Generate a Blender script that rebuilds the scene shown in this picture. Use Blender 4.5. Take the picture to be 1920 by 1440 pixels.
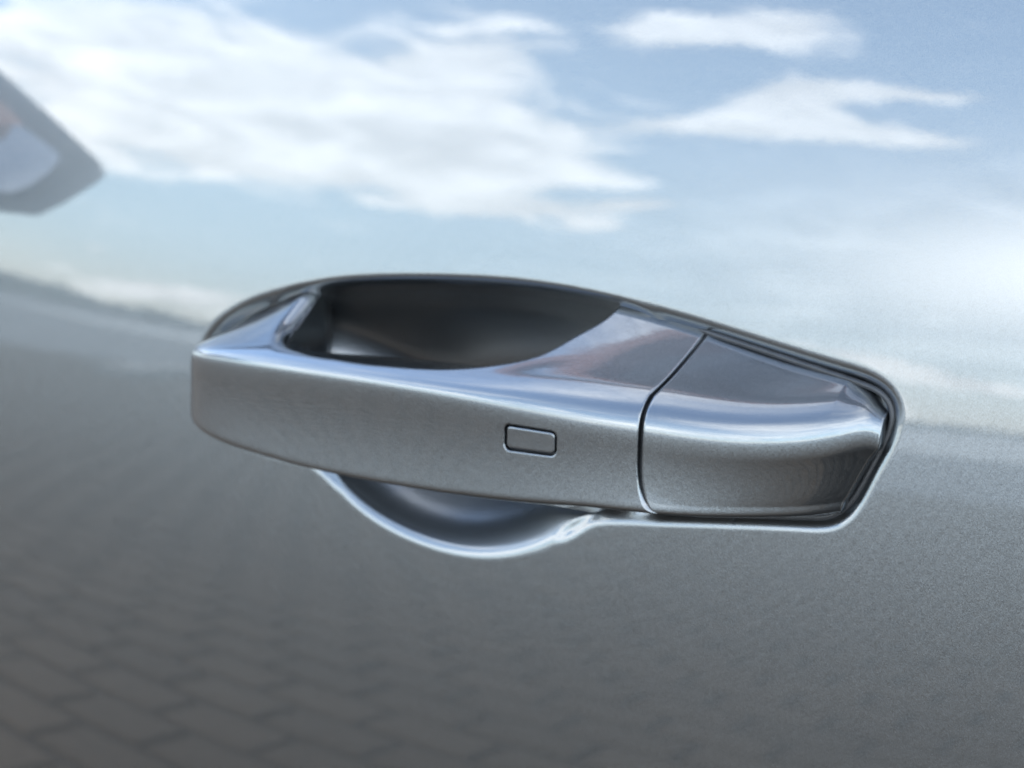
import bpy, bmesh, math, random
import numpy as np
from mathutils import Matrix, Vector

scene = bpy.context.scene
for o in list(bpy.data.objects):
    bpy.data.objects.remove(o)
random.seed(4)
RNG = np.random.default_rng(4)

# ------------------------------------------------------------------ camera, sky, sun, exposure
TILT = math.radians(10.2)          # the door skin leans back at handle height
HANDLE_Z = 0.95                   # height of the handle above the pavement (m)
ROOT_M = Matrix.Translation((0, 0, HANDLE_Z)) @ Matrix.Rotation(math.pi / 2 - TILT, 4, 'X')


def door_to_world(p):
    return ROOT_M @ Vector(p)


def make_camera():
    th, el, roll, dist = math.radians(33), math.radians(9), math.radians(4), 0.5
    back = Vector((math.sin(th) * math.cos(el), math.sin(el), math.cos(th) * math.cos(el)))
    loc = Vector((0, 0, 0.02)) + dist * back
    right = (-back).cross(Vector((0, 1, 0))).normalized()
    up = right.cross(-back)
    r = math.cos(roll) * right + math.sin(roll) * up
    u = -math.sin(roll) * right + math.cos(roll) * up
    m = Matrix((r, u, back)).transposed().to_4x4()
    m.translation = loc
    cd = bpy.data.cameras.new('camera')
    cd.sensor_width = 36
    cd.lens = 18 / math.tan(math.radians(15))
    cd.clip_start, cd.clip_end = 0.01, 3000
    cd.dof.use_dof = True
    cd.dof.focus_distance = 0.435
    cd.dof.aperture_fstop = 17
    o = bpy.data.objects.new('camera', cd)
    o.matrix_world = ROOT_M @ m
    scene.collection.objects.link(o)
    scene.camera = o


make_camera()
scene.render.resolution_x, scene.render.resolution_y = 1024, 768
scene.view_settings.view_transform = 'Standard'
scene.view_settings.look = 'None'
scene.view_settings.gamma = 1
scene.view_settings.use_curve_mapping = False
scene.view_settings.exposure = 2.3
scene.cycles.max_bounces = 10
scene.cycles.glossy_bounces = 8

SUN_EL, SUN_AZ = 40.0, 128.0       # az: degrees from straight out of the door, towards the car's nose
SKY_STRENGTH = 0.12
CLOUD_LEVEL = 10.5


def sun_dir():
    e, a = math.radians(SUN_EL), math.radians(SUN_AZ)
    return Vector((-math.sin(a) * math.cos(e), -math.cos(a) * math.cos(e), math.sin(e)))


def make_sun():
    ld = bpy.data.lights.new('sun', 'SUN')
    ld.energy, ld.angle, ld.color = 2.2, math.radians(0.5), (1.0, 0.95, 0.88)
    o = bpy.data.objects.new('sun', ld)
    o.rotation_euler = sun_dir().to_track_quat('Z', 'Y').to_euler()
    scene.collection.objects.link(o)


make_sun()

# clouds of the sky in view: az, el (deg), long and short half axes (deg), turn (deg), amount
CLOUDS = [
    (49.29, 10.02, 11.15, 3.15, -10.8, 1.10),
    (58.0, 11.0, 9.05, 2.2, -13.0, 1.0),
    (38.31, 10.07, 7.0, 2.0, -2.9, 1.25),
    (38.79, 14.00, 4.50, 2.04, -23.5, 0.75),
    (43.0, 8.2, 10.2, 0.85, -6.5, 1.0),
    (35.12, 7.55, 5.77, 0.55, -5.8, 1.1),
    (29.36, 8.62, 1.85, 0.28, -8.0, 1.15),
    (31.17, 7.26, 1.64, 0.25, -8.3, 0.8),
    (25.56, 17.31, 2.95, 0.99, -10.0, 0.95),
    (30.14, 16.60, 2.8, 0.98, -6.3, 0.95),
    (24.17, 14.01, 2.9, 1.39, -15.9, 1.2),
    (27.99, 12.52, 4.38, 0.45, -7.6, 0.90),
    (19.2, 15.00, 4.3, 0.36, -2.4, 1.15),
    (19.0, 12.98, 4.4, 0.55, 0.8, 1.05),
    (22.06, 12.89, 2.67, 0.87, -5.7, 0.40),
    (50.0, 0.95, 4.4, 0.5, -3.7, 1.3),
    (53.72, 2.35, 1.61, 0.29, -6.4, 0.80),
    (16.4, 2.25, 5.2, 0.45, 6.9, 1.5),
    (17.71, 0.28, 1.50, 1.14, -4.7, 0.50),
]


def make_world():
    w = bpy.data.worlds.new('World')
    scene.world = w
    w.use_nodes = True
    nt = w.node_tree
    N, L = nt.nodes, nt.links
    N.clear()

    def math_n(op, a, b=None, c=None, clamp=False):
        n = N.new('ShaderNodeMath')
        n.operation = op
        n.use_clamp = clamp
        for k, v in enumerate((a, b, c)):
            if v is None:
                continue
            if isinstance(v, (int, float)):
                n.inputs[k].default_value = v
            else:
                L.new(v, n.inputs[k])
        return n.outputs[0]

    def vdot(a, vec):
        n = N.new('ShaderNodeVectorMath')
        n.operation = 'DOT_PRODUCT'
        L.new(a, n.inputs[0])
        n.inputs[1].default_value = vec
        return n.outputs['Value']

    def smooth(x, lo, hi):
        n = N.new('ShaderNodeMapRange')
        n.interpolation_type = 'SMOOTHSTEP'
        L.new(x, n.inputs['Value'])
        n.inputs['From Min'].default_value = lo
        n.inputs['From Max'].default_value = hi
        return n.outputs['Result']

    out = N.new('ShaderNodeOutputWorld')
    bg = N.new('ShaderNodeBackground')
    bg.inputs['Strength'].default_value = SKY_STRENGTH
    L.new(bg.outputs[0], out.inputs[0])
    sky = N.new('ShaderNodeTexSky')
    sky.sky_type = 'NISHITA'
    sky.sun_disc = False
    sky.sun_elevation = math.radians(SUN_EL)
    s = sun_dir()
    sky.sun_rotation = math.atan2(s.x, s.y)
    sky.air_density, sky.dust_density, sky.ozone_density = 1.0, 0.15, 1.6
    tc = N.new('ShaderNodeTexCoord')
    d = tc.outputs['Generated']
    sep = N.new('ShaderNodeSeparateXYZ')
    L.new(d, sep.inputs[0])
    az = math_n('MULTIPLY', math_n('ARCTAN2', math_n('MULTIPLY', sep.outputs[0], -1), math_n('MULTIPLY', sep.outputs[1], -1)), 180 / math.pi)
    el = math_n('MULTIPLY', math_n('ARCSINE', sep.outputs[2]), 180 / math.pi)
    P = N.new('ShaderNodeCombineXYZ')
    L.new(az, P.inputs[0]); L.new(el, P.inputs[1]); P.inputs[2].default_value = 1
    # wisps: stretched noise in the sky's own angles
    mp = N.new('ShaderNodeMapping')
    L.new(P.outputs[0], mp.inputs['Vector'])
    mp.inputs['Scale'].default_value = (0.19, 0.80, 0)
    mp.inputs['Rotation'].default_value = (0, 0, math.radians(-9))
    nz = N.new('ShaderNodeTexNoise')
    nz.inputs['Scale'].default_value = 1.0
    nz.inputs['Detail'].default_value = 7
    nz.inputs['Roughness'].default_value = 0.58
    nz.inputs['Distortion'].default_value = 0.6
    L.new(mp.outputs[0], nz.inputs['Vector'])
    noise = math_n('SUBTRACT', nz.outputs['Fac'], 0.5)
    total = None
    for (a0, e0, ra, re, turn, amp) in CLOUDS:
        c, sn = math.cos(math.radians(turn)), math.sin(math.radians(turn))
        x = vdot(P.outputs[0], (c / ra, sn / ra, -(c * a0 + sn * e0) / ra))
        y = vdot(P.outputs[0], (-sn / re, c / re, -(-sn * a0 + c * e0) / re))
        q = math_n('ADD', math_n('MULTIPLY', x, x), math_n('MULTIPLY', y, y))
        g = math_n('MULTIPLY', math_n('EXPONENT', math_n('MULTIPLY', q, -1)), amp)
        total = g if total is None else math_n('ADD', total, g)
    # the same broken cloud goes on over the rest of the sky
    n2 = N.new('ShaderNodeTexNoise')
    n2.inputs['Scale'].default_value = 0.9
    n2.inputs['Detail'].default_value = 6
    n2.inputs['Roughness'].default_value = 0.55
    pl = N.new('ShaderNodeVectorMath'); pl.operation = 'DIVIDE'
    zz = N.new('ShaderNodeCombineXYZ')
    zc = math_n('ADD', math_n('MAXIMUM', sep.outputs[2], 0.0), 0.12)
    for k in range(3):
        L.new(zc, zz.inputs[k])
    L.new(d, pl.inputs[0]); L.new(zz.outputs[0], pl.inputs[1])
    L.new(pl.outputs[0], n2.inputs['Vector'])
    high = math_n('MULTIPLY', smooth(n2.outputs['Fac'], 0.42, 0.66), 0.8)
    ang = math_n('ADD', math_n('MULTIPLY', math_n('ABSOLUTE', math_n('SUBTRACT', az, 34)), 0.9), math_n('MAXIMUM', math_n('SUBTRACT', el, 8), 0))
    high = math_n('MULTIPLY', high, smooth(ang, 20, 34))
    cover = math_n('ADD', total, math_n('MULTIPLY', noise, 2.3))
    mask = math_n('MAXIMUM', smooth(cover, 0.28, 0.92), high)
    # thickness shading inside the cloud
    thick = math_n('ADD', math_n('MULTIPLY', smooth(nz.outputs['Fac'], 0.3, 0.75), 0.45), 0.62)
    cc = N.new('ShaderNodeVectorMath'); cc.operation = 'SCALE'
    cc.inputs[0].default_value = (CLOUD_LEVEL * 0.98, CLOUD_LEVEL * 1.0, CLOUD_LEVEL * 1.0)
    # thin bright haze low in the sky, towards the rear of the car
    gx = vdot(P.outputs[0], (1 / 17.0, 0.012, -11.0 / 17.0)); gy = vdot(P.outputs[0], (0.012, 1 / 4.8, -8.2 / 4.8))
    haze = math_n('MULTIPLY', math_n('EXPONENT', math_n('MULTIPLY', math_n('ADD', math_n('MULTIPLY', gx, gx), math_n('MULTIPLY', gy, gy)), -1)), 0.95)
    L.new(math_n('MAXIMUM', thick, math_n('MULTIPLY', haze, 1.25)), cc.inputs['Scale'])
    mask = math_n('MULTIPLY_ADD', math_n('MAXIMUM', mask, haze), 0.95, 0.05)
    mix = N.new('ShaderNodeMix'); mix.data_type = 'RGBA'
    L.new(mask, mix.inputs['Factor'])
    tint = N.new('ShaderNodeVectorMath'); tint.operation = 'MULTIPLY'
    L.new(sky.outputs[0], tint.inputs[0])
    low = N.new('ShaderNodeMix'); low.data_type = 'RGBA'
    L.new(smooth(el, -1.0, 9.0), low.inputs['Factor'])
    low.inputs['A'].default_value = (0.67, 0.77, 1.06, 1); low.inputs['B'].default_value = (0.92, 1.0, 1.02, 1)
    L.new(low.outputs['Result'], tint.inputs[1])
    L.new(tint.outputs[0], mix.inputs['A'])
    L.new(cc.outputs[0], mix.inputs['B'])
    L.new(mix.outputs['Result'], bg.inputs['Color'])


make_world()

# ------------------------------------------------------------------ helpers


def tag(o, label=None, cat=None, group=None, kind=None):
    for k, v in (('label', label), ('category', cat), ('group', group), ('kind', kind)):
        if v:
            o[k] = v
    return o


def mesh_obj(name, verts, faces, mat, parent=None, smooth=True, normals=None, recalc=False):
    me = bpy.data.meshes.new(name)
    verts = np.asarray(verts, dtype=np.float64)
    if isinstance(faces, np.ndarray):
        nv, nf, k = len(verts), len(faces), faces.shape[1]
        me.vertices.add(nv); me.vertices.foreach_set('co', verts.astype(np.float32).ravel())
        me.loops.add(nf * k); me.loops.foreach_set('vertex_index', faces.astype(np.int32).ravel())
        me.polygons.add(nf)
        me.polygons.foreach_set('loop_start', np.arange(0, nf * k, k, dtype=np.int32))
        me.update(calc_edges=True)
    else:
        me.from_pydata([tuple(v) for v in verts], [], faces)
    me.validate()
    if recalc:
        bm = bmesh.new(); bm.from_mesh(me)
        bmesh.ops.recalc_face_normals(bm, faces=bm.faces)
        bm.to_mesh(me); bm.free()
    if smooth:
        me.polygons.foreach_set('use_smooth', [True] * len(me.polygons))
    if normals is not None:
        me.normals_split_custom_set_from_vertices([tuple(n) for n in normals])
    me.materials.append(mat)
    o = bpy.data.objects.new(name, me)
    scene.collection.objects.link(o)
    if parent:
        o.parent = parent
    return o


def grid_faces(n, m, wrap=False):
    i = np.arange(n - 1)[:, None]
    j = np.arange(m if wrap else m - 1)[None, :]
    j2 = (j + 1) % m
    f = np.stack([i * m + j + 0 * i, i * m + j2, (i + 1) * m + j2, (i + 1) * m + j], -1)
    return f.reshape(-1, 4)


def spline(points, n=4000, closed=False):
    """dense samples of a smooth curve through 2-D points (Catmull-Rom / natural cubic by chord length)"""
    p = np.asarray(points, float)
    if closed:
        k = 6
        p = np.vstack([p[-k:], p, p[:k + 1]])
    t = np.concatenate([[0], np.cumsum(np.sqrt(np.linalg.norm(np.diff(p, axis=0), axis=1)))])
    m = len(p)
    A = np.zeros((m, m)); rhs = np.zeros((m, p.shape[1]))
    h = np.diff(t)
    A[0, 0] = A[-1, -1] = 1
    for i in range(1, m - 1):
        A[i, i - 1], A[i, i], A[i, i + 1] = h[i - 1], 2 * (h[i - 1] + h[i]), h[i]
        rhs[i] = 6 * ((p[i + 1] - p[i]) / h[i] - (p[i] - p[i - 1]) / h[i - 1])
    M = np.linalg.solve(A, rhs)
    lo, hi = (t[k], t[-k - 1]) if closed else (t[0], t[-1])
    s = np.linspace(lo, hi, n, endpoint=not closed)
    i = np.clip(np.searchsorted(t, s, side='right') - 1, 0, m - 2)
    a = (t[i + 1] - s)[:, None]; b = (s - t[i])[:, None]; hh = h[i][:, None]
    return M[i] * a ** 3 / (6 * hh) + M[i + 1] * b ** 3 / (6 * hh) + (p[i] / hh - M[i] * hh / 6) * a + (p[i + 1] / hh - M[i + 1] * hh / 6) * b


class Fn:
    """a smooth function u -> value through points"""
    def __init__(self, pts):
        s = spline(pts)
        s[:, 0] = np.maximum.accumulate(s[:, 0])
        self.x, self.y = s[:, 0], s[:, 1]

    def __call__(self, u):
        return np.interp(u, self.x, self.y)


def sstep(a, b, x):
    t = np.clip((x - a) / (b - a), 0, 1)
    return t * t * (3 - 2 * t)

# ------------------------------------------------------------------ materials


def new_mat(name):
    m = bpy.data.materials.new(name)
    m.use_nodes = True
    return m, m.node_tree.nodes, m.node_tree.links, m.node_tree.nodes['Principled BSDF']


def car_paint(name='silver_metallic_paint', rough=0.33, coat_rough=0.012, peel=0.003):
    m, N, L, b = new_mat(name)
    b.inputs['Base Color'].default_value = (0.144, 0.158, 0.169, 1)
    b.inputs['Metallic'].default_value = 1.0
    b.inputs['Roughness'].default_value = rough
    b.inputs['Coat Weight'].default_value = 1.0
    b.inputs['Coat Roughness'].default_value = coat_rough
    b.inputs['Coat IOR'].default_value = 1.85
    tc = N.new('ShaderNodeTexCoord')
    vo = N.new('ShaderNodeTexVoronoi')
    vo.inputs['Scale'].default_value = 6500
    L.new(tc.outputs['Object'], vo.inputs['Vector'])
    geo = N.new('ShaderNodeNewGeometry')
    sub = N.new('ShaderNodeVectorMath'); sub.operation = 'SUBTRACT'
    L.new(vo.outputs['Color'], sub.inputs[0]); sub.inputs[1].default_value = (0.5, 0.5, 0.5)
    sc = N.new('ShaderNodeVectorMath'); sc.operation = 'SCALE'
    L.new(sub.outputs[0], sc.inputs[0]); sc.inputs['Scale'].default_value = 0.12
    add = N.new('ShaderNodeVectorMath'); add.operation = 'ADD'
    L.new(geo.outputs['Normal'], add.inputs[0]); L.new(sc.outputs[0], add.inputs[1])
    nm = N.new('ShaderNodeVectorMath'); nm.operation = 'NORMALIZE'
    L.new(add.outputs[0], nm.inputs[0])
    L.new(nm.outputs[0], b.inputs['Normal'])
    # faint orange peel in the clear coat
    nz = N.new('ShaderNodeTexNoise')
    nz.inputs['Scale'].default_value = 260
    nz.inputs['Detail'].default_value = 2
    L.new(tc.outputs['Object'], nz.inputs['Vector'])
    bp = N.new('ShaderNodeBump')
    bp.inputs['Strength'].default_value = peel
    bp.inputs['Distance'].default_value = 0.001
    L.new(nz.outputs['Fac'], bp.inputs['Height'])
    L.new(bp.outputs[0], b.inputs['Coat Normal'])
    # wiped smears and settled dust dull the clear coat unevenly
    mp = N.new('ShaderNodeMapping'); mp.inputs['Scale'].default_value = (22, 60, 22); mp.inputs['Rotation'].default_value = (0, 0, 0.5)
    L.new(tc.outputs['Object'], mp.inputs['Vector'])
    sm = N.new('ShaderNodeTexNoise'); sm.inputs['Scale'].default_value = 1.0; sm.inputs['Detail'].default_value = 8; sm.inputs['Roughness'].default_value = 0.65
    L.new(mp.outputs[0], sm.inputs['Vector'])
    mr = N.new('ShaderNodeMapRange'); mr.inputs['From Min'].default_value = 0.42; mr.inputs['From Max'].default_value = 0.75
    mr.inputs['To Min'].default_value = coat_rough; mr.inputs['To Max'].default_value = coat_rough + 0.03
    L.new(sm.outputs['Fac'], mr.inputs['Value'])
    L.new(mr.outputs['Result'], b.inputs['Coat Roughness'])
    return m


def plain(name, col, rough, metal=0.0, noise=None, bump=None):
    m, N, L, b = new_mat(name)
    b.inputs['Base Color'].default_value = (*col, 1)
    b.inputs['Roughness'].default_value = rough
    b.inputs['Metallic'].default_value = metal
    if noise:
        tc = N.new('ShaderNodeTexCoord')
        nz = N.new('ShaderNodeTexNoise')
        nz.inputs['Scale'].default_value = noise[0]
        nz.inputs['Detail'].default_value = 6
        L.new(tc.outputs['Object'], nz.inputs['Vector'])
        cr = N.new('ShaderNodeValToRGB')
        e = cr.color_ramp.elements
        e[0].position, e[1].position = 0.3, 0.7
        e[0].color = (*[c * (1 - noise[1]) for c in col], 1)
        e[1].color = (*[c * (1 + noise[1]) for c in col], 1)
        L.new(nz.outputs['Fac'], cr.inputs[0])
        L.new(cr.outputs[0], b.inputs['Base Color'])
    return m


M_PAINT = car_paint()
M_PAINT_IN = car_paint('silver_paint_in_recess', 0.42, 0.20, 0.03)   # thinner, grainier coat inside the pressing
M_BLACK_FILL = plain('black_fill', (0.012, 0.012, 0.013), 0.55, noise=(400, 0.3))  # black standing in for shade in the seam gap and on the grip's back
M_SEAL = plain('grey_seal', (0.035, 0.036, 0.038), 0.4, noise=(300, 0.2))
M_SAND = plain('joint_sand', (0.019, 0.015, 0.011), 0.95, noise=(30, 0.4))
M_SOIL = plain('open_ground', (0.12, 0.12, 0.10), 0.95, noise=(0.08, 0.4))
M_CONC = plain('pale_concrete', (0.26, 0.26, 0.25), 0.9, noise=(0.6, 0.2))
M_WOOD = plain('dark_foliage', (0.075, 0.09, 0.085), 0.9, noise=(0.3, 0.5))
M_HOUSING = plain('mirror_housing_paint', (0.06, 0.07, 0.075), 0.35, noise=(40, 0.1))
M_GLASS = plain('mirror_silver', (0.78, 0.8, 0.82), 0.02, 1.0, noise=(15, 0.02))

# ------------------------------------------------------------------ the car door
door = bpy.data.objects.new('car', None)
door.matrix_world = ROOT_M
scene.collection.objects.link(door)
tag(door, 'silver grey metallic car seen close at its door handle over a scooped recess', 'car')

mm = 0.001
RIM = np.array([(-129.5, -7.4), (-122.9, 0.0), (-110.5, 7.3), (-94.2, 13.2), (-78.3, 17.4), (-59.0, 20.6), (-33.1, 23.4),
                (-8.4, 24.7), (16.9, 23.7), (41.1, 21.1), (64.1, 17.6), (80.4, 15.2), (90.5, 13.4), (96.2, 10.2), (98.6, 5.3),
                (97.7, -2.1), (94.4, -10.7), (90.3, -20.2), (84.6, -25.9), (76.1, -27.9), (61.4, -30.0), (46.1, -32.4),
                (30.4, -34.9), (20.5, -36.6), (15.0, -38.6), (8.2, -44.2), (-2.1, -50.1), (-14.2, -54.2), (-26.8, -55.9),
                (-41.8, -55.3), (-57.5, -52.0), (-69.8, -46.6), (-77.8, -41.2), (-84.0, -38.8), (-92.0, -38.6), (-112, -37.2),
                (-122.5, -33.8), (-129.0, -26.0), (-131.5, -16.0)])
BOWL = np.array([(-96, 12.6), (-87, 15.2), (-78.3, 17.4), (-59.0, 20.6), (-33.1, 23.4), (-8.4, 24.7), (10, 24.2), (22, 23.1), (31.5, 19.5), (37.5, 8), (38.5, -8),
                 (37.5, -24), (35, -31.5), (30.4, -34.9), (20.5, -36.6), (15.0, -38.6), (8.2, -44.2), (-2.1, -50.1), (-14.2, -54.2), (-26.8, -55.9), (-41.8, -55.3), (-57.5, -52.0),
                 (-69.8, -46.6), (-77.8, -41.2), (-84.0, -38.8), (-91.0, -38.0), (-98.5, -33), (-103, -20), (-105, -3), (-103, 7.5)])
RX, RZ, TWIST = 2500.0, 1500.0, 0.00009    # curvature radii of the skin (mm) and its twist


def signed_dist(U, V, pts):
    """distance inside (+) of a closed outline given clockwise (seen with v up)"""
    c = spline(pts, 4096, closed=True)
    t = np.roll(c, -1, 0) - np.roll(c, 1, 0)
    t /= np.linalg.norm(t, axis=1)[:, None]
    nin = np.stack([t[:, 1], -t[:, 0]], 1)       # inward normal of a clockwise curve
    q = np.stack([U.ravel(), V.ravel()], 1)
    out = np.empty(len(q))
    offs = np.arange(-20, 21)
    for a in range(0, len(q), 20000):
        p = q[a:a + 20000]
        k0 = np.argmin(((p[:, None, :] - c[None, ::16, :]) ** 2).sum(-1), 1) * 16
        ks = (k0[:, None] + offs[None, :]) % 4096
        k = ks[np.arange(len(p)), np.argmin(((p[:, None, :] - c[ks]) ** 2).sum(-1), 1)]
        dn = ((p - c[k]) * nin[k]).sum(1)
        dt = ((p - c[k]) * t[k]).sum(1)
        out[a:a + 20000] = np.sign(dn) * np.sqrt(dn ** 2 + np.where(np.abs(dt) > 0.2, dt, 0) ** 2)
    return out.reshape(U.shape)


def profile(slope_fn, dmax):
    d = np.linspace(0, dmax, 3000)
    s = slope_fn(d)
    h = np.concatenate([[0], np.cumsum((s[1:] + s[:-1]) / 2 * np.diff(d))])
    return lambda x: np.interp(np.maximum(x, 0), d, h)


SHELF = profile(lambda d: 1.5 * sstep(0, 5.2, d) * (1 - sstep(4.6, 6.8, d)), 14)      # rolled lip, then a shelf
CUP = profile(lambda d: 3.0 * sstep(0, 6.0, d) * (1 - 0.75 * sstep(10, 30, d)), 90)   # rolled lip, then a steep wall


def cup_bowl(U, V):
    """depth of the scooped hollow: a smooth bowl, steep above and shallow below"""
    cu, cv = -48.0, -18.0
    c = spline(BOWL, 2000, closed=True)
    th = np.arctan2(c[:, 1] - cv, c[:, 0] - cu)
    k = np.argsort(th)
    R = np.interp(np.arctan2(V - cv, U - cu), th[k], np.hypot(c[k, 0] - cu, c[k, 1] - cv), period=2 * math.pi)
    rho = np.clip(np.hypot(U - cu, V - cv) / R, 0, 1)
    q = 0.7 + 1.35 * sstep(-4, -42, V)
    return 33.0 * (1 - rho ** 2) ** q


def smin(a, b, k):
    h = np.clip(0.5 + 0.5 * (b - a) / k, 0, 1)
    return b * (1 - h) + a * h - k * h * (1 - h)


def axis(lo, hi, step, far_lo, far_hi):
    c = np.arange(lo, hi + step / 2, step)
    def grow(a, b, sgn):
        r, x, s = [], a, step
        while abs(x - a) < abs(b - a):
            s = min(s * 1.22, 22)
            x += sgn * s
            r.append(x)
        return r
    return np.array(grow(lo, far_lo, -1)[::-1] + list(c) + grow(hi, far_hi, 1))


def build_skin():
    u = axis(-137, 105, 0.3, -760, 520)
    v = axis(-62, 31, 0.3, -420, 126)
    U, V = np.meshgrid(u, v, indexing='ij')
    w = -(U ** 2) / (2 * RX) - (V ** 2) / (2 * RZ) + TWIST * U * V
    near = (U > -138) & (U < 106) & (V > -63) & (V < 32)
    dr = np.full(U.shape, -50.0); db = np.full(U.shape, -50.0)
    dr[near] = signed_dist(U[near], V[near], RIM)
    db[near] = signed_dist(U[near], V[near], BOWL)
    lobe = sstep(-39.5, -47.0, V)
    sh = SHELF(dr + 1.3) * (1 - lobe * sstep(-7, -0.5, db) - (1 - lobe) * sstep(-2, 6, db))
    cp = np.zeros(U.shape)
    cw = CUP(db[near] + 1.3) * (0.45 + 0.55 * sstep(-46, -2, V[near]))
    cp[near] = np.maximum(smin(cw, cup_bowl(U[near], V[near]), np.minimum(4.0, 0.1 + cw)), 0) * (cw > 0)
    k = 1.2
    depth = np.maximum(sh, cp) + 0.25 * k * np.maximum(1 - np.abs(sh - cp) / k, 0) ** 2 * (np.minimum(sh, cp) > 0) * sstep(0, 1.5, np.minimum(sh, cp))
    i0, i1 = np.searchsorted(u, (-136, 104)); j0, j1 = np.searchsorted(v, (-61, 30.5))
    D = depth[i0:i1, j0:j1].copy(); Wt = sstep(3.0, 6.5, dr[i0:i1, j0:j1])
    for _ in range(160):   # melt shelf and hollow into each other, away from the lip
        S = (D + np.roll(D, 1, 0) + np.roll(D, -1, 0) + np.roll(D, 1, 1) + np.roll(D, -1, 1)) / 5
        D = D + Wt * (S - D)
    depth[i0:i1, j0:j1] = D
    for _ in range(3):   # soften
        z = depth
        z = z.copy(); z[1:-1] = (depth[:-2] + 2 * depth[1:-1] + depth[2:]) / 4
        y = z.copy(); y[:, 1:-1] = (z[:, :-2] + 2 * z[:, 1:-1] + z[:, 2:]) / 4
        depth = y
    w = w - depth
    gu = np.gradient(w, u, axis=0); gv = np.gradient(w, v, axis=1)
    nrm = np.stack([-gu, -gv, np.ones_like(w)], -1)
    nrm /= np.linalg.norm(nrm, axis=-1)[..., None]
    verts = np.stack([U, V, w], -1).reshape(-1, 3) * mm
    nrm = nrm.reshape(-1, 3)
    f = grid_faces(len(u), len(v))[:, ::-1]
    inside = (dr.ravel()[f] > 4.0).all(1)
    for name, sel in (('door_skin', ~inside), ('handle_recess', inside)):
        ff = f[sel]
        ids, inv = np.unique(ff, return_inverse=True)
        mesh_obj(name, verts[ids], inv.reshape(-1, 4), M_PAINT if name == 'door_skin' else M_PAINT_IN, door, True, nrm[ids])


build_skin()

# ---- the handle: cross sections lofted along the door (u), all in mm
B = Fn([(-128.6, 0.3), (-127.6, 3.6), (-125.1, 7.4), (-120.8, 10.9), (-114, 13.8), (-104, 16.4), (-94, 18.3), (-70, 21.8), (-35, 25.0), (0, 26.0),
        (25, 24.8), (45, 21.8), (65, 17.2), (80, 12.0), (90, 7.0), (95, 3.4), (97.5, 1.2)])
VF = Fn([(-129, -11.4), (-126, -9.4), (-121.8, -7.9), (-111.6, -6.5), (-95.9, -5.5), (-70.6, -4.6), (-42.1, -3.5), (-14.6, -2.6), (10.4, -1.4), (25.9, -0.8), (39.5, -0.4), (53.8, -0.3), (66.8, 0.3), (79, 1.9), (87.5, 4.0), (92, 5.0), (94.5, 4.2), (98, 2.5)])
VG = Fn([(-129, -23.2), (-127.3, -26.6), (-124, -29.4), (-117, -31.9), (-108, -33.2), (-99, -33.7), (-85, -34.0), (-62.9, -33.9), (-42.4, -33.2), (-23.6, -32.2), (-5.8, -31.0), (10.7, -29.5), (26.3, -27.9),
         (40.7, -27.0), (54.4, -26.0), (67.5, -24.5), (79.8, -22.9), (86.7, -21.4), (98, -18.5)])
VT = Fn([(-129, -8.4), (-122.7, -4.7), (-110, 1.6), (-94, 9), (-84, 12.5), (-60, 17), (-33, 20), (0, 21.2), (18, 20.6), (30, 19.4), (44, 17.3), (65, 13.3), (80, 10.9), (87, 9.6), (90.5, 8.6), (93.5, 6.5), (98, 3.0)])
VH = Fn([(-129, -28.5), (-122, -33.2), (-110, -35), (-84, -36), (-33, -36), (18, -34.5), (45, -30.6), (65, -27.8), (85, -24.6), (98, -21)])
INNER = spline([(-87.6, -14), (-87.5, -6), (-87.4, 0), (-87.2, 4), (-86.2, 8.0), (-81.8, 12.3), (-71.4, 16.5), (-61.1, 18.6), (-45.2, 20.6), (-27.2, 20.7), (-15.8, 19.5), (-4.2, 16.8),
                (4.6, 12.7), (10.3, 6.7), (15.0, 1.6), (17.3, -3), (19, -9), (20, -14)], 3000)
INNER[:, 0] = np.maximum.accumulate(INNER[:, 0])


def WB(u):
    w = np.interp(u, INNER[:, 0] + np.arange(len(INNER)) * 1e-7, INNER[:, 1], left=-14, right=-14)
    return w


def edge_round(u):
    return np.interp(u, [-130, -86, -75, -60, -40, 20], [6.2, 5.8, 3.2, 1.6, 0.9, 0.8])


# a section is a closed cubic B-spline round a convex control polygon; ring points are named by segment
KNOTS = {'top': (1.0, 5.0), 'filC': (5.0, 7.0), 'front': (7.0, 10.0), 'filD': (10.0, 12.0), 'under': (12.0, 14.0), 'filE': (14.0, 16.0), 'back': (16.0, 18.0), 'filA': (18.0, 19.0)}
NCTRL = 18


def seg(n, name, ease=None):
    s = (np.arange(n) + 0.5) / n
    if ease:
        s = ease(s)
    return [(name, x) for x in s]


RING = (seg(52, 'top', lambda s: s ** 1.35) + seg(34, 'filC') + seg(60, 'front') + seg(20, 'filD') + seg(18, 'under') + seg(8, 'filE') + seg(14, 'back') + seg(4, 'filA'))
RN = np.array([r[0] for r in RING]); RS = np.array([r[1] for r in RING])
FRONT = np.where(RN == 'front')[0]


RC = Fn([(-129, 3.0), (-116, 3.6), (-92, 3.8), (-70, 3.4), (-40, 3.2), (-15, 3.6), (8, 5.0), (30, 6.2), (70, 6.4), (98, 5.0)])
RD = Fn([(-129, 3.0), (-100, 2.4), (0, 2.0), (98, 2.0)])
CROWN = Fn([(-128, 0.1), (-112, 0.5), (-96, 0.9), (-60, 1.0), (5, 1.2), (40, 1.3), (75, 1.0), (98, 0.2)])
BELLY = Fn([(-128, 0.2), (-100, 0.5), (0, 0.55), (60, 0.55), (98, 0.3)])


def soft_min(a, b, p=4.0):
    return (np.maximum(a, 1e-6) ** -p + np.maximum(b, 1e-6) ** -p) ** (-1 / p)


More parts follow.
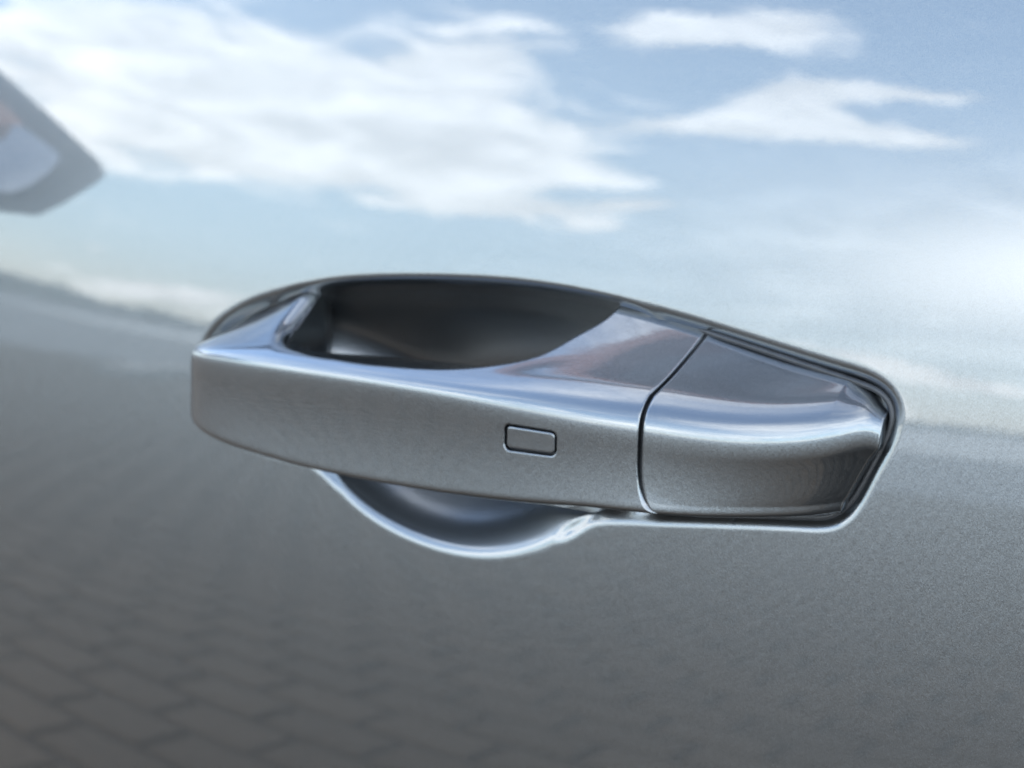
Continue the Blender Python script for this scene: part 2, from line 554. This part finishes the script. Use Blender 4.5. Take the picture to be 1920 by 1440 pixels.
def controls(u, ub=None):
    b = B(u if ub is None else ub); wb = np.minimum(WB(u), b - 1.0)
    vf, vg, vt, vh = VF(u), VG(u), VT(u), VH(u)
    bd = b * 0.94 - 0.9
    rise = (vt - vf) / np.maximum(b, 9.0)
    A0 = np.stack([vt + rise * 14, np.full_like(vt, -14.0)], -1)     # foot of the top surface, deep in the recess
    Cc = np.stack([vf, b], -1)
    D = np.stack([vg, bd], -1)
    we = np.minimum(wb, bd - 4)
    Ee = np.stack([vg + (vh - vg) * np.clip((bd - we) / np.maximum(bd, 0.5), 0, 1), we], -1)
    rc, rd = RC(u)[..., None], RD(u)[..., None]
    crown, belly = CROWN(u), BELLY(u)

    def arc(P, Q, t, h):
        d = Q - P
        l = np.maximum(np.linalg.norm(d, axis=-1), 1e-6)[..., None]
        n = np.stack([-d[..., 1], d[..., 0]], -1) / l
        t = t * np.ones_like(l)
        return P + d * t + n * (4 * t * (1 - t)) * h[..., None] * np.minimum(l / 20, 1.3) * SGN
    SGN = 1.0
    lt = np.maximum(np.linalg.norm(Cc - A0, axis=-1), 1e-6)[..., None]
    lf = np.maximum(np.linalg.norm(D - Cc, axis=-1), 1e-6)[..., None]
    lu = np.maximum(np.linalg.norm(Ee - D, axis=-1), 1e-6)[..., None]
    tc = np.minimum(rc / lt, 0.4); fc = np.minimum(rc * 0.8 / lf, 0.36); fd = np.minimum(rd / lf, 0.3); ud = np.minimum(rd / lu, 0.4)
    zero = np.zeros_like(crown)
    t3 = 1 - tc - np.minimum(rc * 0.9 / lt, 0.3)
    # from A over the top to C, down the outer face to D, under to E, back to A
    pts = [A0, A0, arc(A0, Cc, t3 * 0.35, crown), arc(A0, Cc, t3 * 0.7, crown), arc(A0, Cc, t3, crown), arc(A0, Cc, 1 - tc, crown), Cc * 0.45 + 0.275 * (arc(A0, Cc, 1 - tc, crown) + arc(Cc, D, fc, belly)), arc(Cc, D, fc, belly),
           arc(Cc, D, fc + (1 - fc - fd) * 0.33, belly), arc(Cc, D, fc + (1 - fc - fd) * 0.67, belly), arc(Cc, D, 1 - fd, belly), D,
           arc(D, Ee, ud, zero), arc(D, Ee, 0.6 + 0.2 * ud, zero), Ee, Ee, arc(Ee, A0, 0.5, zero), A0]
    return np.stack(pts, -2), wb


def surface(u, name, s, ub=None):
    """points of the handle skin for arrays u and s, all of one segment"""
    ctrl, wb = controls(u, ub)
    lo, hi = KNOTS[name]

    def at(k):
        i = np.floor(k).astype(int)
        t = (k - i)[..., None]
        pick = lambda off: np.take_along_axis(ctrl, ((i + off) % NCTRL)[..., None, None], axis=-2)[..., 0, :]
        return ((1 - t) ** 3 * pick(-1) + (3 * t ** 3 - 6 * t ** 2 + 4) * pick(0) + (-3 * t ** 3 + 3 * t ** 2 + 3 * t + 1) * pick(1) + t ** 3 * pick(2)) / 6

    if name in ('top', 'back', 'filA'):
        # the hollow behind the grip cuts the top surface off where it reaches depth wb
        a, c = np.full(u.shape, 1.0), np.full(u.shape, 4.9)
        for _ in range(22):
            m = (a + c) / 2
            below = at(m)[..., 1] < wb
            a, c = np.where(below, m, a), np.where(below, c, m)
        ka = a
    if name == 'top':
        p = at(ka + (hi - ka) * s)
    elif name in ('back', 'filA'):
        cut, foot = at(ka), at(np.full(u.shape, 15.999))
        p = foot + (cut - foot) * (0.96 * s if name == 'back' else 0.965 + 0.035 * s)[..., None]
    else:
        p = at(lo + (hi - lo) * s)
    q = np.concatenate([u[..., None], p], -1)
    # rolled edge where the top turns into the hollow behind the grip
    if name in ('top', 'filA', 'back'):
        d = np.full(u.shape, 99.0)
        sel = (u > -96) & (u < 30)
        pu = np.stack([u[sel], p[sel][:, 1]], 1)
        best = np.full(len(pu), 99.0)
        inn = INNER[::12]
        for a in range(0, len(pu), 20000):
            best[a:a + 20000] = np.sqrt(((pu[a:a + 20000, None, :] - inn[None]) ** 2).sum(-1).min(1))
        d[sel] = best
        r = edge_round(u)
        x = np.clip(r - d, 0, r) if name == 'top' else r * (np.abs(u + 33.6) < 54.2)
        drop = r - np.sqrt(np.maximum(r * r - x * x, 0))
        if name == 'back':
            drop = drop * s ** 2
        q[..., 1] -= drop
    return q


def strip(ulist, ublist=None):
    """ulist: N x P array of u -> N x P x 3 points"""
    out = np.zeros(ulist.shape + (3,))
    for name in ('top', 'filC', 'front', 'filD', 'under', 'filE', 'back', 'filA'):
        j = np.where(RN == name)[0]
        out[:, j] = surface(ulist[:, j], name, np.broadcast_to(RS[j], (len(ulist), len(j))).copy(), None if ublist is None else ublist[:, j])
    return out


def ring_offset(top, crease, bottom, heel):
    """a value for each ring point, from the four corners of the section"""
    o = np.zeros(len(RN))
    for j, (n, s) in enumerate(RING):
        o[j] = {'top': top + (crease - top) * s, 'filC': crease, 'front': crease + (bottom - crease) * max(0, (s - 0.4) / 0.6) ** 2,
                'filD': bottom + 3.5 * s + 3.6 * s * s, 'under': bottom + 7.1 + (heel - bottom - 7.1) * (0.65 * s + 0.35 * s * s), 'filE': heel,
                'back': heel + (top - heel) * s, 'filA': top}[n]
    return o


SEAM = 39.7 + ring_offset(5.5, 0, 1.9, 25)
END = np.zeros(len(RN))
END_FRONT = Fn([(0, 94.7), (0.15, 94.6), (0.33, 93.4), (0.65, 90.0), (1, 86.8)])
for j, (n, s) in enumerate(RING):
    END[j] = {'top': 94.5, 'filC': 94.5 + 0.2 * s, 'front': float(END_FRONT(s)),
              'filD': 86.8 - 1.6 * s, 'under': 85.2 - 2.0 * s, 'filE': 83.2, 'back': 83.2 + 11.3 * s, 'filA': 94.5}[n]
GAP = 1.35


def unit_normals(P):
    du = np.gradient(P, axis=0)
    dp = np.roll(P, -1, 1) - np.roll(P, 1, 1)
    n = np.cross(dp, du)
    return n / np.maximum(np.linalg.norm(n, axis=-1), 1e-9)[..., None]


def inset_end(P, k, sign, steps=((0.05, 0.12), (0.16, 0.22), (0.4, 0.28))):
    """rings that round the cut edge of a loft end: sunk by a, shifted by b along u"""
    ring = P[k]
    c = ring.mean(0)
    d = c - ring
    d[:, 0] = 0
    d /= np.maximum(np.linalg.norm(d, axis=1), 1e-6)[:, None]
    res = []
    for a, b in steps:
        r = ring + d * a
        r[:, 0] += sign * b
        res.append(r)
    r = ring + d * 2.2
    r[:, 0] += sign * 0.32
    res.append(r)
    return res


def loft_mesh(name, rings, mat, parent, cap_a=True, cap_b=True, drop=None):
    P = np.array(rings)
    n, m = P.shape[:2]
    f = grid_faces(n, m, wrap=True)
    if drop is not None:
        f = f[~drop]
    faces = [tuple(x) for x in f]
    if cap_a:
        faces.append(tuple(range(m - 1, -1, -1)))
    if cap_b:
        faces.append(tuple((n - 1) * m + k for k in range(m)))
    return P.reshape(-1, 3), faces


def handle_stations():
    u = set(np.round(np.arange(-124.6, 45.01, 0.45), 3))
    a = np.concatenate([-128.6 + 4 * (np.linspace(0, 1, 40) ** 2), np.arange(-88.6, -84, 0.09), np.arange(-84, -77, 0.2), np.arange(6, 21, 0.15)])
    return np.array(sorted(u | set(np.round(a, 3))))


# the unlock button: a rounded rectangle in the (u, v) of the outer face
BTN_U = 9.4
BTN_W, BTN_H, BTN_R = 8.1, 3.75, 2.1


def rounded_rect(hw, hh, r, ang):
    """points where rays at angles ang leave a rounded rectangle"""
    t = np.linspace(0, 2 * math.pi, 4000, endpoint=False)
    cs, sn = np.cos(t), np.sin(t)
    x = np.sign(cs) * (hw - r) + r * cs
    y = np.sign(sn) * (hh - r) + r * sn
    x = np.concatenate([x, x[:1]]); y = np.concatenate([y, y[:1]])
    dd = np.concatenate([[0], np.cumsum(np.hypot(np.diff(x), np.diff(y)))])
    ss = np.linspace(0, dd[-1], 8000)
    x, y = np.interp(ss, dd, x), np.interp(ss, dd, y)
    a = np.unwrap(np.arctan2(y, x))
    k = np.argsort(a)
    aa = np.mod(ang - a[k][0], 2 * math.pi) + a[k][0]
    return np.stack([np.interp(aa, a[k], x[k]), np.interp(aa, a[k], y[k])], 1)


_s = np.linspace(0, 1, 400)
BTN_S = float(np.interp(13.0, -surface(np.full(400, BTN_U), 'front', _s)[:, 1], _s))
FL = float(np.linalg.norm(surface(np.array([BTN_U]), 'front', np.array([BTN_S + 0.05])) - surface(np.array([BTN_U]), 'front', np.array([BTN_S - 0.05]))) / 0.1)


def on_face(x, y, depth=0.0):
    """x along the handle, y up the face (mm from the button's middle) -> point sunk by depth"""
    u = BTN_U + np.asarray(x, float); s = BTN_S - np.asarray(y, float) / FL
    e = 1e-3
    p = surface(u, 'front', s)
    pu = surface(u + e, 'front', s) - p
    ps = surface(u, 'front', s + e) - p
    n = np.cross(ps, pu)
    n /= np.linalg.norm(n, axis=-1)[..., None]
    n *= np.sign(n[..., 2:3])
    return p - n * np.asarray(depth)[..., None] if np.ndim(depth) else p - n * depth


def build_handle():
    us = handle_stations()
    last = us >= 20
    U = np.repeat(us[:, None], len(RN), 1)
    # the stations near the cut lean into the curved seam
    k = sstep(26, 45, us)[:, None]
    U = U + k * (SEAM - 45)[None, :]
    P = strip(U)
    ends = inset_end(P, -1, +1)
    rings = list(P) + ends
    m = len(RN)
    # leave a block of the outer face open for the button
    i0 = int(np.searchsorted(us, BTN_U - 10.0)); i1 = int(np.searchsorted(us, BTN_U + 10.0))
    sj = RS[FRONT]
    j0 = FRONT[int(np.searchsorted(sj, BTN_S - 5.2 / FL))]; j1 = FRONT[int(np.searchsorted(sj, BTN_S + 5.2 / FL))]
    n = len(rings)
    ii, jj = np.meshgrid(np.arange(n - 1), np.arange(m), indexing='ij')
    drop = ((ii >= i0) & (ii < i1) & (jj >= j0) & (jj < j1)).ravel()
    verts, faces = loft_mesh('door_handle', rings, M_PAINT, door, drop=drop)
    verts = list(verts)
    loop = [(i, j0) for i in range(i0, i1)] + [(i1, j) for j in range(j0, j1)] + [(i, j1) for i in range(i1, i0, -1)] + [(i0, j) for j in range(j1, j0, -1)]
    idx = [i * m + j for i, j in loop]
    xy = np.array([(U[i, j] - BTN_U, -(RS[j] - BTN_S) * FL) for i, j in loop])
    ang = np.arctan2(xy[:, 1] / 5.6 * 1.0, xy[:, 0] / 5.6 * 1.0)
    hole = rounded_rect(BTN_W, BTN_H, BTN_R, ang)
    prev = idx
    K = len(idx)
    sched = [(0.35, 0), (0.65, 0), (0.88, 0), (1.0, 0.0)]
    def add(pts):
        a = len(verts)
        verts.extend(pts)
        return list(range(a, a + len(pts)))
    def bridge(a, b):
        for k in range(K):
            k2 = (k + 1) % K
            faces.append((a[k], a[k2], b[k2], b[k]))
    for t, d in sched:
        q = xy * (1 - t) + hole * t
        cur = add(on_face(q[:, 0], q[:, 1], d)); bridge(prev, cur); prev = cur
    def outline(g, r=BTN_R):
        return rounded_rect(BTN_W - g, BTN_H - g, max(r - g, 0.3), ang)
    for g, d in ((0.05, 0.02), (0.14, 0.09), (0.22, 0.22), (0.25, 0.4), (0.26, 2.6)):
        q = outline(g)
        cur = add(on_face(q[:, 0], q[:, 1], d)); bridge(prev, cur); prev = cur
    h = mesh_obj('door_handle', np.array(verts) * mm, faces, M_PAINT, door, recalc=True)
    h.data.materials.append(M_BLACK_FILL)
    co = np.empty(len(h.data.polygons) * 3); h.data.polygons.foreach_get('center', co)
    nr = np.empty(len(h.data.polygons) * 3); h.data.polygons.foreach_get('normal', nr)
    co = co.reshape(-1, 3) / mm; nr = nr.reshape(-1, 3)
    dark_back = (co[:, 0] > -80) & (co[:, 0] < 30) & (nr[:, 2] < -0.45) & (co[:, 1] < -1.5) & (co[:, 1] > VG(co[:, 0]) + 11)  # black patch added on the grip's back to darken the recess reflection
    h.data.polygons.foreach_set('material_index', dark_back.astype(np.int32))
    h['label'] = 'silver grey pull grip with rounded ends and oblong unlock button'
    # dark floor of the button pocket
    q = outline(-0.3)
    pts = list(on_face(q[:, 0], q[:, 1], 2.3))
    mesh_obj('button_pocket', np.array(pts) * mm, [tuple(range(K))], M_BLACK_FILL, h)
    # the button itself
    bv, bf = [], []
    prev = None
    for g, d in ((0.88, 2.5), (0.88, 0.6), (0.92, 0.4), (1.03, 0.26), (1.18, 0.18), (1.36, 0.16), (1.8, 0.16), (2.4, 0.16)):
        q = outline(g) if g < 1.5 else outline(1.36) * (1 - (g - 1.36) * 0.4)
        a = len(bv); bv.extend(on_face(q[:, 0], q[:, 1], d)); cur = list(range(a, a + K))
        if prev:
            for k in range(K):
                k2 = (k + 1) % K
                bf.append((prev[k], prev[k2], cur[k2], cur[k]))
        prev = cur
    bf.append(tuple(prev))
    b = mesh_obj('unlock_button', np.array(bv) * mm, bf, M_PAINT, h, recalc=True)
    b['label'] = 'oblong silver grey button let into the outer face'
    # end cap behind the seam
    t = np.concatenate([[0, 0.01], np.linspace(0.02, 0.9, 110), 0.9 + 0.1 * (1 - (1 - np.linspace(0.02, 1, 30)) ** 1.6)])
    UC = (SEAM + GAP)[None, :] + (END - SEAM - GAP)[None, :] * t[:, None]
    UB = (SEAM + GAP)[None, :] + (97.5 - SEAM - GAP)[None, :] * t[:, None]
    PC = strip(UC, UB)
    head = inset_end(PC, 0, -1)[::-1]
    ring = PC[-1]
    tail = []
    for a, b_ in ((0.18, 0.04), (0.32, 0.18), (0.4, 0.45), (0.42, 1.5), (0.42, 5.0)):
        r = ring.copy()
        r[:, 0] += a
        r[:, 2] = np.minimum(r[:, 2], np.maximum(r[:, 2] - b_, -14.2))
        tail.append(r)
    v2, f2 = loft_mesh('end_cap', head + list(PC) + tail, M_PAINT, h)
    c = mesh_obj('end_cap', v2 * mm, f2, M_PAINT, h, recalc=True)
    c['label'] = 'silver grey wedge cap at the rear end of the handle'
    # black filler added so the gap between grip and cap reads dark
    core = []
    ring = strip((SEAM)[None, :])[0]
    cen = ring.mean(0)
    for sh in (0.1, GAP - 0.1):
        r = ring.copy(); d = cen - r; d[:, 0] = 0
        d /= np.maximum(np.linalg.norm(d, axis=1), 1e-6)[:, None]
        r = r + d * 1.1; r[:, 0] += sh
        core.append(r)
    v3, f3 = loft_mesh('seam_shade_fill', core, M_BLACK_FILL, h)
    mesh_obj('seam_shade_fill', v3 * mm, f3, M_BLACK_FILL, h)
    return h


handle = build_handle()


def tube(path, r, n=10, squash=1.0):
    p = np.asarray(path, float)
    t = np.gradient(p, axis=0); t /= np.linalg.norm(t, axis=1)[:, None]
    up = np.array([0, 0, 1.0])
    a = np.cross(t, up); a /= np.linalg.norm(a, axis=1)[:, None]
    b = np.cross(a, t)
    th = np.linspace(0, 2 * math.pi, n, endpoint=False)
    v = p[:, None, :] + r * (np.cos(th)[None, :, None] * a[:, None, :] + squash * np.sin(th)[None, :, None] * b[:, None, :])
    return v.reshape(-1, 3), grid_faces(len(p), n, wrap=True)


# rubber bead in the channel round the rear end of the handle
def seal_bead():
    pts = np.array([(24, 20.5), (41, 18.3), (64, 14.6), (80, 11.9), (89.0, 10.2), (93.7, 8.2), (95.9, 4.4), (95.1, -2.0), (91.6, -10.8),
                    (87.7, -18.9), (83.0, -23.4), (75.8, -25.2), (61.4, -27.6), (46.1, -30.2)])
    c = spline(pts, 260)
    path = np.column_stack([c, np.full(len(c), -1.9)])
    path[:, 2] += -(c[:, 0] ** 2) / (2 * RX) - (c[:, 1] ** 2) / (2 * RZ) + TWIST * c[:, 0] * c[:, 1]
    path[:, 2] -= 6 * (1 - sstep(0, 0.14, np.linspace(0, 1, len(c))))
    v, f = tube(path, 0.85, 12)
    o = mesh_obj('rubber_seal', v * mm, f, M_SEAL, handle)
    o['label'] = 'thin dark seal round the rear end of the handle'


seal_bead()


# ------------------------------------------------------------------ rest of the door and car: met only as reflections
def world_mesh(name, verts, faces, mat, parent=None, smooth=False, recalc=True):
    """mesh given in world metres; re-expressed in its parent's space"""
    v = np.array([tuple(p) for p in verts])
    if parent is not None:
        inv = np.array((ROOT_M if (parent is door or parent.parent is door) else parent.matrix_world).inverted())
        v = v @ inv[:3, :3].T + inv[:3, 3]
    return mesh_obj(name, v, faces, mat, parent, smooth, recalc=recalc)


def extrude_x(section, x0, x1, nx=2, bend=0.0):
    sec = np.array(section)
    xs = np.linspace(x0, x1, nx)
    v = [(x, y + bend * x * x, z) for x in xs for y, z in sec]
    m = len(sec)
    f = [tuple(q) for q in grid_faces(nx, m, wrap=True)]
    f += [tuple(range(m)), tuple((nx - 1) * m + k for k in range(m))]
    return v, f


M_TINT = plain('tinted_glass', (0.012, 0.015, 0.014), 0.03, noise=(3, 0.05))
M_TINT.node_tree.nodes['Principled BSDF'].inputs['IOR'].default_value = 1.6
M_TRIM = plain('bright_trim', (0.75, 0.76, 0.77), 0.15, 1.0, noise=(20, 0.05))
M_FRAME = plain('dark_window_seal', (0.018, 0.024, 0.020), 0.5, noise=(50, 0.2))
M_ORANGE = plain('orange_reflection', (0.75, 0.30, 0.17), 0.4, noise=(20, 0.15))  # made-up orange, for streaks reflected in handle and mirror

BEND = 0.19
v, f = extrude_x([(0.030, 1.066), (0.020, 1.070), (0.019, 1.078), (0.036, 1.079)], -0.72, 0.55, 24, BEND)
world_mesh('belt_seal', v, f, M_FRAME, door)
v, f = extrude_x([(0.032, 1.0795), (0.017, 1.081), (0.0165, 1.0855), (0.036, 1.0865)], -0.72, 0.55, 24, BEND)
world_mesh('added_belt_reflector', v, f, M_ORANGE, door)  # strip added so an orange line shows in the handle's top
gl = [(0.034 + 0.081 * t - 0.012 * math.sin(math.pi * t), 1.087 + 0.413 * t) for t in np.linspace(0, 1, 9)]
v, f = extrude_x(gl + [(y + 0.006, z) for y, z in gl[::-1]], -0.62, 0.55, 24, BEND)
world_mesh('window_glass', v, f, M_TINT, door)
v, f = extrude_x([(0.110, 1.494), (0.101, 1.500), (0.103, 1.524), (0.15, 1.52)], -0.60, 0.57, 24, BEND)
world_mesh('window_frame', v, f, M_FRAME, door)

car = door
sec = [(0.12, 0.20), (0.07, 0.26), (0.075, 0.50), (0.13, 0.9), (0.13, 1.10), (0.25, 1.50), (1.45, 1.50), (1.66, 1.10), (1.74, 0.9), (1.74, 0.3), (1.68, 0.20)]
v, f = extrude_x(sec, -1.5, 2.7, 2)
world_mesh('body_shell', v, f, M_PAINT, car)
rf = [(0.135, 1.565), (0.16, 1.580), (0.30, 1.600), (0.6, 1.615), (0.9, 1.622), (1.2, 1.615), (1.44, 1.590), (1.5, 1.56), (1.5, 1.50), (0.25, 1.505)]
v, f = extrude_x(rf, -0.7, 2.0, 24, BEND)
world_mesh('roof_panel', v, f, M_PAINT, car, True)
v, f = extrude_x([(0.110, 1.522), (0.100, 1.527), (0.100, 1.560), (0.115, 1.575), (0.15, 1.56)], -0.65, 2.0, 48, BEND)
world_mesh('added_roof_reflector', v, f, M_ORANGE, car)  # orange edge added only for its reflection in the handle


# ---- wing mirror on the door, ahead of the handle
def wing_mirror():
    out = np.array([(-0.360, 1.058), (-0.366, 1.050), (-0.356, 1.040), (-0.330, 1.018), (-0.308, 1.004), (-0.267, 0.998), (-0.193, 0.990),
                    (-0.135, 0.995), (-0.118, 1.02), (-0.118, 1.075), (-0.135, 1.098), (-0.165, 1.106), (-0.200, 1.106), (-0.229, 1.100), (-0.292, 1.082), (-0.340, 1.066)])
    c = out.mean(0)
    ring = out
    rings = []
    for dx, k in ((0.012, 0.86), (0.004, 0.90), (0.0, 0.955), (-0.004, 0.985), (-0.012, 1.0), (-0.04, 0.98), (-0.075, 0.86), (-0.10, 0.66), (-0.112, 0.40)):
        rings.append([(-0.70 + dx - 0.0, *(c + (p - c) * k)) for p in ring])
    # the glass sits a little back inside the rim
    rings = [[(-0.712, *(c + (p - c) * 0.84)) for p in ring], [(-0.70, *(c + (p - c) * 0.86)) for p in ring]] + rings[2:]
    P = np.array(rings)
    n, m = P.shape[:2]
    f = [tuple(q) for q in grid_faces(n, m, wrap=True)] + [tuple((n - 1) * m + k for k in range(m))]
    h = world_mesh('wing_mirror', P.reshape(-1, 3), f, M_HOUSING, door, True)
    h['label'] = 'dark grey wing mirror mirrored in the paint ahead of the handle'
    g = np.array([(-0.310, 1.056), (-0.312, 1.050), (-0.298, 1.036), (-0.280, 1.022), (-0.262, 1.013), (-0.22, 1.006), (-0.16, 1.005), (-0.138, 1.02), (-0.138, 1.07), (-0.15, 1.086),
                  (-0.20, 1.084), (-0.240, 1.076), (-0.268, 1.067), (-0.295, 1.060)])
    gc = g.mean(0)
    fr = [(-0.699, *p) for p in g] + [(-0.6965, *(gc + (p - gc) * 0.98)) for p in g] + [(-0.715, *p) for p in g]
    k = len(g)
    ff = [tuple(range(k, 2 * k)), tuple(range(2 * k, 3 * k))]
    for a, b in ((0, k), (0, 2 * k)):
        ff += [(a + i, a + (i + 1) % k, b + (i + 1) % k, b + i) for i in range(k)]
    fr = [(x - 0.5 * (z - 1.045), y, z) for x, y, z in fr]
    world_mesh('mirror_glass', fr, ff, M_GLASS, h)
    v, f2 = extrude_x([(-0.262, 1.066), (-0.235, 1.058), (-0.150, 1.058), (-0.150, 1.084), (-0.20, 1.082), (-0.238, 1.074)], -0.705, -0.690, 2)
    world_mesh('added_orange_reflection', v, f2, M_ORANGE, h)  # orange piece added to imitate a reflection in the mirror glass
    v, f2 = extrude_x([(-0.14, 1.0), (-0.14, 1.05), (0.14, 1.10), (0.14, 1.03)], -0.79, -0.73, 2)
    world_mesh('mirror_arm', v, f2, M_HOUSING, h)


bpy.context.view_layer.update()
wing_mirror()


# ------------------------------------------------------------------ ground: pavement of slabs, asphalt beyond, a far wood
def sheet(name, x0, x1, y0, y1, z, mat):
    o = mesh_obj(name, [(x0, y0, z), (x1, y0, z), (x1, y1, z), (x0, y1, z)], [(0, 1, 2, 3)], mat, None, False)
    o['kind'] = 'structure'
    return o


def asphalt():
    m, N, L, b = new_mat('asphalt')
    tc = N.new('ShaderNodeTexCoord')
    n1 = N.new('ShaderNodeTexNoise'); n1.inputs['Scale'].default_value = 0.35; n1.inputs['Detail'].default_value = 5
    n2 = N.new('ShaderNodeTexNoise'); n2.inputs['Scale'].default_value = 60; n2.inputs['Detail'].default_value = 3
    L.new(tc.outputs['Object'], n1.inputs['Vector']); L.new(tc.outputs['Object'], n2.inputs['Vector'])
    mx = N.new('ShaderNodeMath'); mx.operation = 'MULTIPLY_ADD'
    L.new(n2.outputs['Fac'], mx.inputs[0]); mx.inputs[1].default_value = 0.35; L.new(n1.outputs['Fac'], mx.inputs[2])
    cr = N.new('ShaderNodeValToRGB')
    e = cr.color_ramp.elements
    e[0].position, e[1].position = 0.4, 0.95
    e[0].color = (0.090, 0.096, 0.100, 1); e[1].color = (0.145, 0.150, 0.154, 1)
    L.new(mx.outputs[0], cr.inputs[0]); L.new(cr.outputs[0], b.inputs['Base Color'])
    b.inputs['Roughness'].default_value = 0.7
    return m


sheet('ground', -900, 900, -900, 900, -0.012, asphalt())


def paver_material():
    m, N, L, b = new_mat('concrete_paver')
    oi = N.new('ShaderNodeObjectInfo')
    tc = N.new('ShaderNodeTexCoord')
    nz = N.new('ShaderNodeTexNoise'); nz.inputs['Scale'].default_value = 25; nz.inputs['Detail'].default_value = 6
    geo = N.new('ShaderNodeNewGeometry')
    L.new(geo.outputs['Position'], nz.inputs['Vector'])
    ad = N.new('ShaderNodeMath'); ad.operation = 'MULTIPLY_ADD'
    L.new(oi.outputs['Random'], ad.inputs[0]); ad.inputs[1].default_value = 0.35; L.new(nz.outputs['Fac'], ad.inputs[2])
    cr = N.new('ShaderNodeValToRGB')
    e = cr.color_ramp.elements
    e[0].position, e[1].position = 0.35, 0.95
    e[0].color = (0.036, 0.0255, 0.0155, 1); e[1].color = (0.064, 0.046, 0.029, 1)
    L.new(ad.outputs[0], cr.inputs[0]); L.new(cr.outputs[0], b.inputs['Base Color'])
    b.inputs['Roughness'].default_value = 0.88
    return m


def pavement():
    base = sheet('pavement', -17.0, 9.0, -15.0, 2.6, -0.006, M_SAND)
    mat = paver_material()
    lx, ly, g = 0.32, 0.20, 0.022
    me = bpy.data.meshes.new('paver')
    bm = bmesh.new()
    hx, hy = (lx - g) / 2, (ly - 0.042) / 2
    rows = [(hx, hy, 0.0), (hx, hy, 0.030), (hx - 0.006, hy - 0.006, 0.036)]
    vs = [[bm.verts.new((sx * a, sy * b, z)) for sx, sy in ((-1, -1), (1, -1), (1, 1), (-1, 1))] for a, b, z in rows]
    for r in range(2):
        for k in range(4):
            bm.faces.new((vs[r][k], vs[r][(k + 1) % 4], vs[r + 1][(k + 1) % 4], vs[r + 1][k]))
    bm.faces.new(vs[2])
    bm.to_mesh(me); bm.free()
    me.materials.append(mat)
    turn = math.radians(-2)
    cells = []
    for r in range(-76, 4):
        for c in range(-54, 28):
            x = (c + 0.5 * (r % 2)) * lx; y = r * ly
            X, Y = x * math.cos(turn) - y * math.sin(turn), x * math.sin(turn) + y * math.cos(turn)
            if -16.8 < X < 8.8 and -14.8 < Y < 0.5:
                cells.append((X, Y))
    # the slabs that show largest in the paint stay single pieces
    focus = lambda p: math.hypot((p[0] + 1.7) / 1.15, (p[1] + 2.1))
    cells.sort(key=focus)
    for k, (X, Y) in enumerate(cells[:300]):
        o = bpy.data.objects.new('paver', me)
        o.location = (X, Y, -0.030 + random.uniform(-0.002, 0.002))
        o.rotation_euler = (random.gauss(0, 0.006), random.gauss(0, 0.006), turn + random.gauss(0, 0.008))
        o.parent = base
        scene.collection.objects.link(o)
    V = np.array([v.co for v in me.vertices]); F = np.array([p.vertices for p in me.polygons])
    rest = cells[300:]
    vv, ff = [], []
    for k, (X, Y) in enumerate(rest):
        a = turn + random.gauss(0, 0.006)
        q = V.copy()
        q[:, 0], q[:, 1] = V[:, 0] * math.cos(a) - V[:, 1] * math.sin(a) + X, V[:, 0] * math.sin(a) + V[:, 1] * math.cos(a) + Y
        q[:, 2] += -0.030 + random.uniform(-0.002, 0.002)
        vv.append(q); ff.append(F + len(V) * k)
    o = mesh_obj('paver_field', np.vstack(vv), np.vstack(ff), mat, base, False)
    o['kind'] = 'stuff'


pavement()


def kerb():
    v, f = extrude_x([(-0.2, -0.01), (-0.2, 0.12), (0.2, 0.12), (0.2, -0.01)], 0, 5.5, 2)
    a = math.radians(-125)
    o = world_mesh('kerb', [(-13.3 + x * math.cos(a) - y * math.sin(a), -10.3 + x * math.sin(a) + y * math.cos(a), z) for x, y, z in v], f, M_CONC)
    tag(o, 'pale concrete kerb along the far side of the asphalt', 'kerb')


kerb()
M_GRAVEL = plain('pale_gravel', (0.40, 0.42, 0.42), 0.9, noise=(2.0, 0.4))
sheet('gravel_field', -60, 90, -160, -34, 0.02, M_GRAVEL)


def far_wood():
    n = 420
    az = np.linspace(math.radians(-60), math.radians(100), n)
    d = 150.0
    h0 = np.interp(np.degrees(az), [-60, -10, 8, 14, 22, 35, 47, 53, 57, 62, 100], [1, 1, 0.9, 0.9, 0.9, 0.9, 0.9, 1.3, 2.3, 3.2, 4])
    h = h0 * (1 + 0.22 * np.convolve(RNG.normal(size=n + 8), np.ones(5) / 2.2, 'same')[4:-4] * 0.5)
    v = []
    for k in range(n):
        for t, dd in ((0.0, 0), (0.45, 1.5), (0.8, 4), (1.0, 9), (0.85, 20), (0.0, 30)):
            r = d + dd + RNG.normal() * 0.8
            v.append((-math.sin(az[k]) * r, -math.cos(az[k]) * r, max(h[k], 0.8) * t * (1 + RNG.normal() * 0.05 * (t > 0)) - 0.02))
    o = mesh_obj('far_wood', v, grid_faces(n, 6), M_WOOD, None, False)
    tag(o, 'low dark band of distant woodland mirrored along the horizon', 'woodland', kind='stuff')


far_wood()
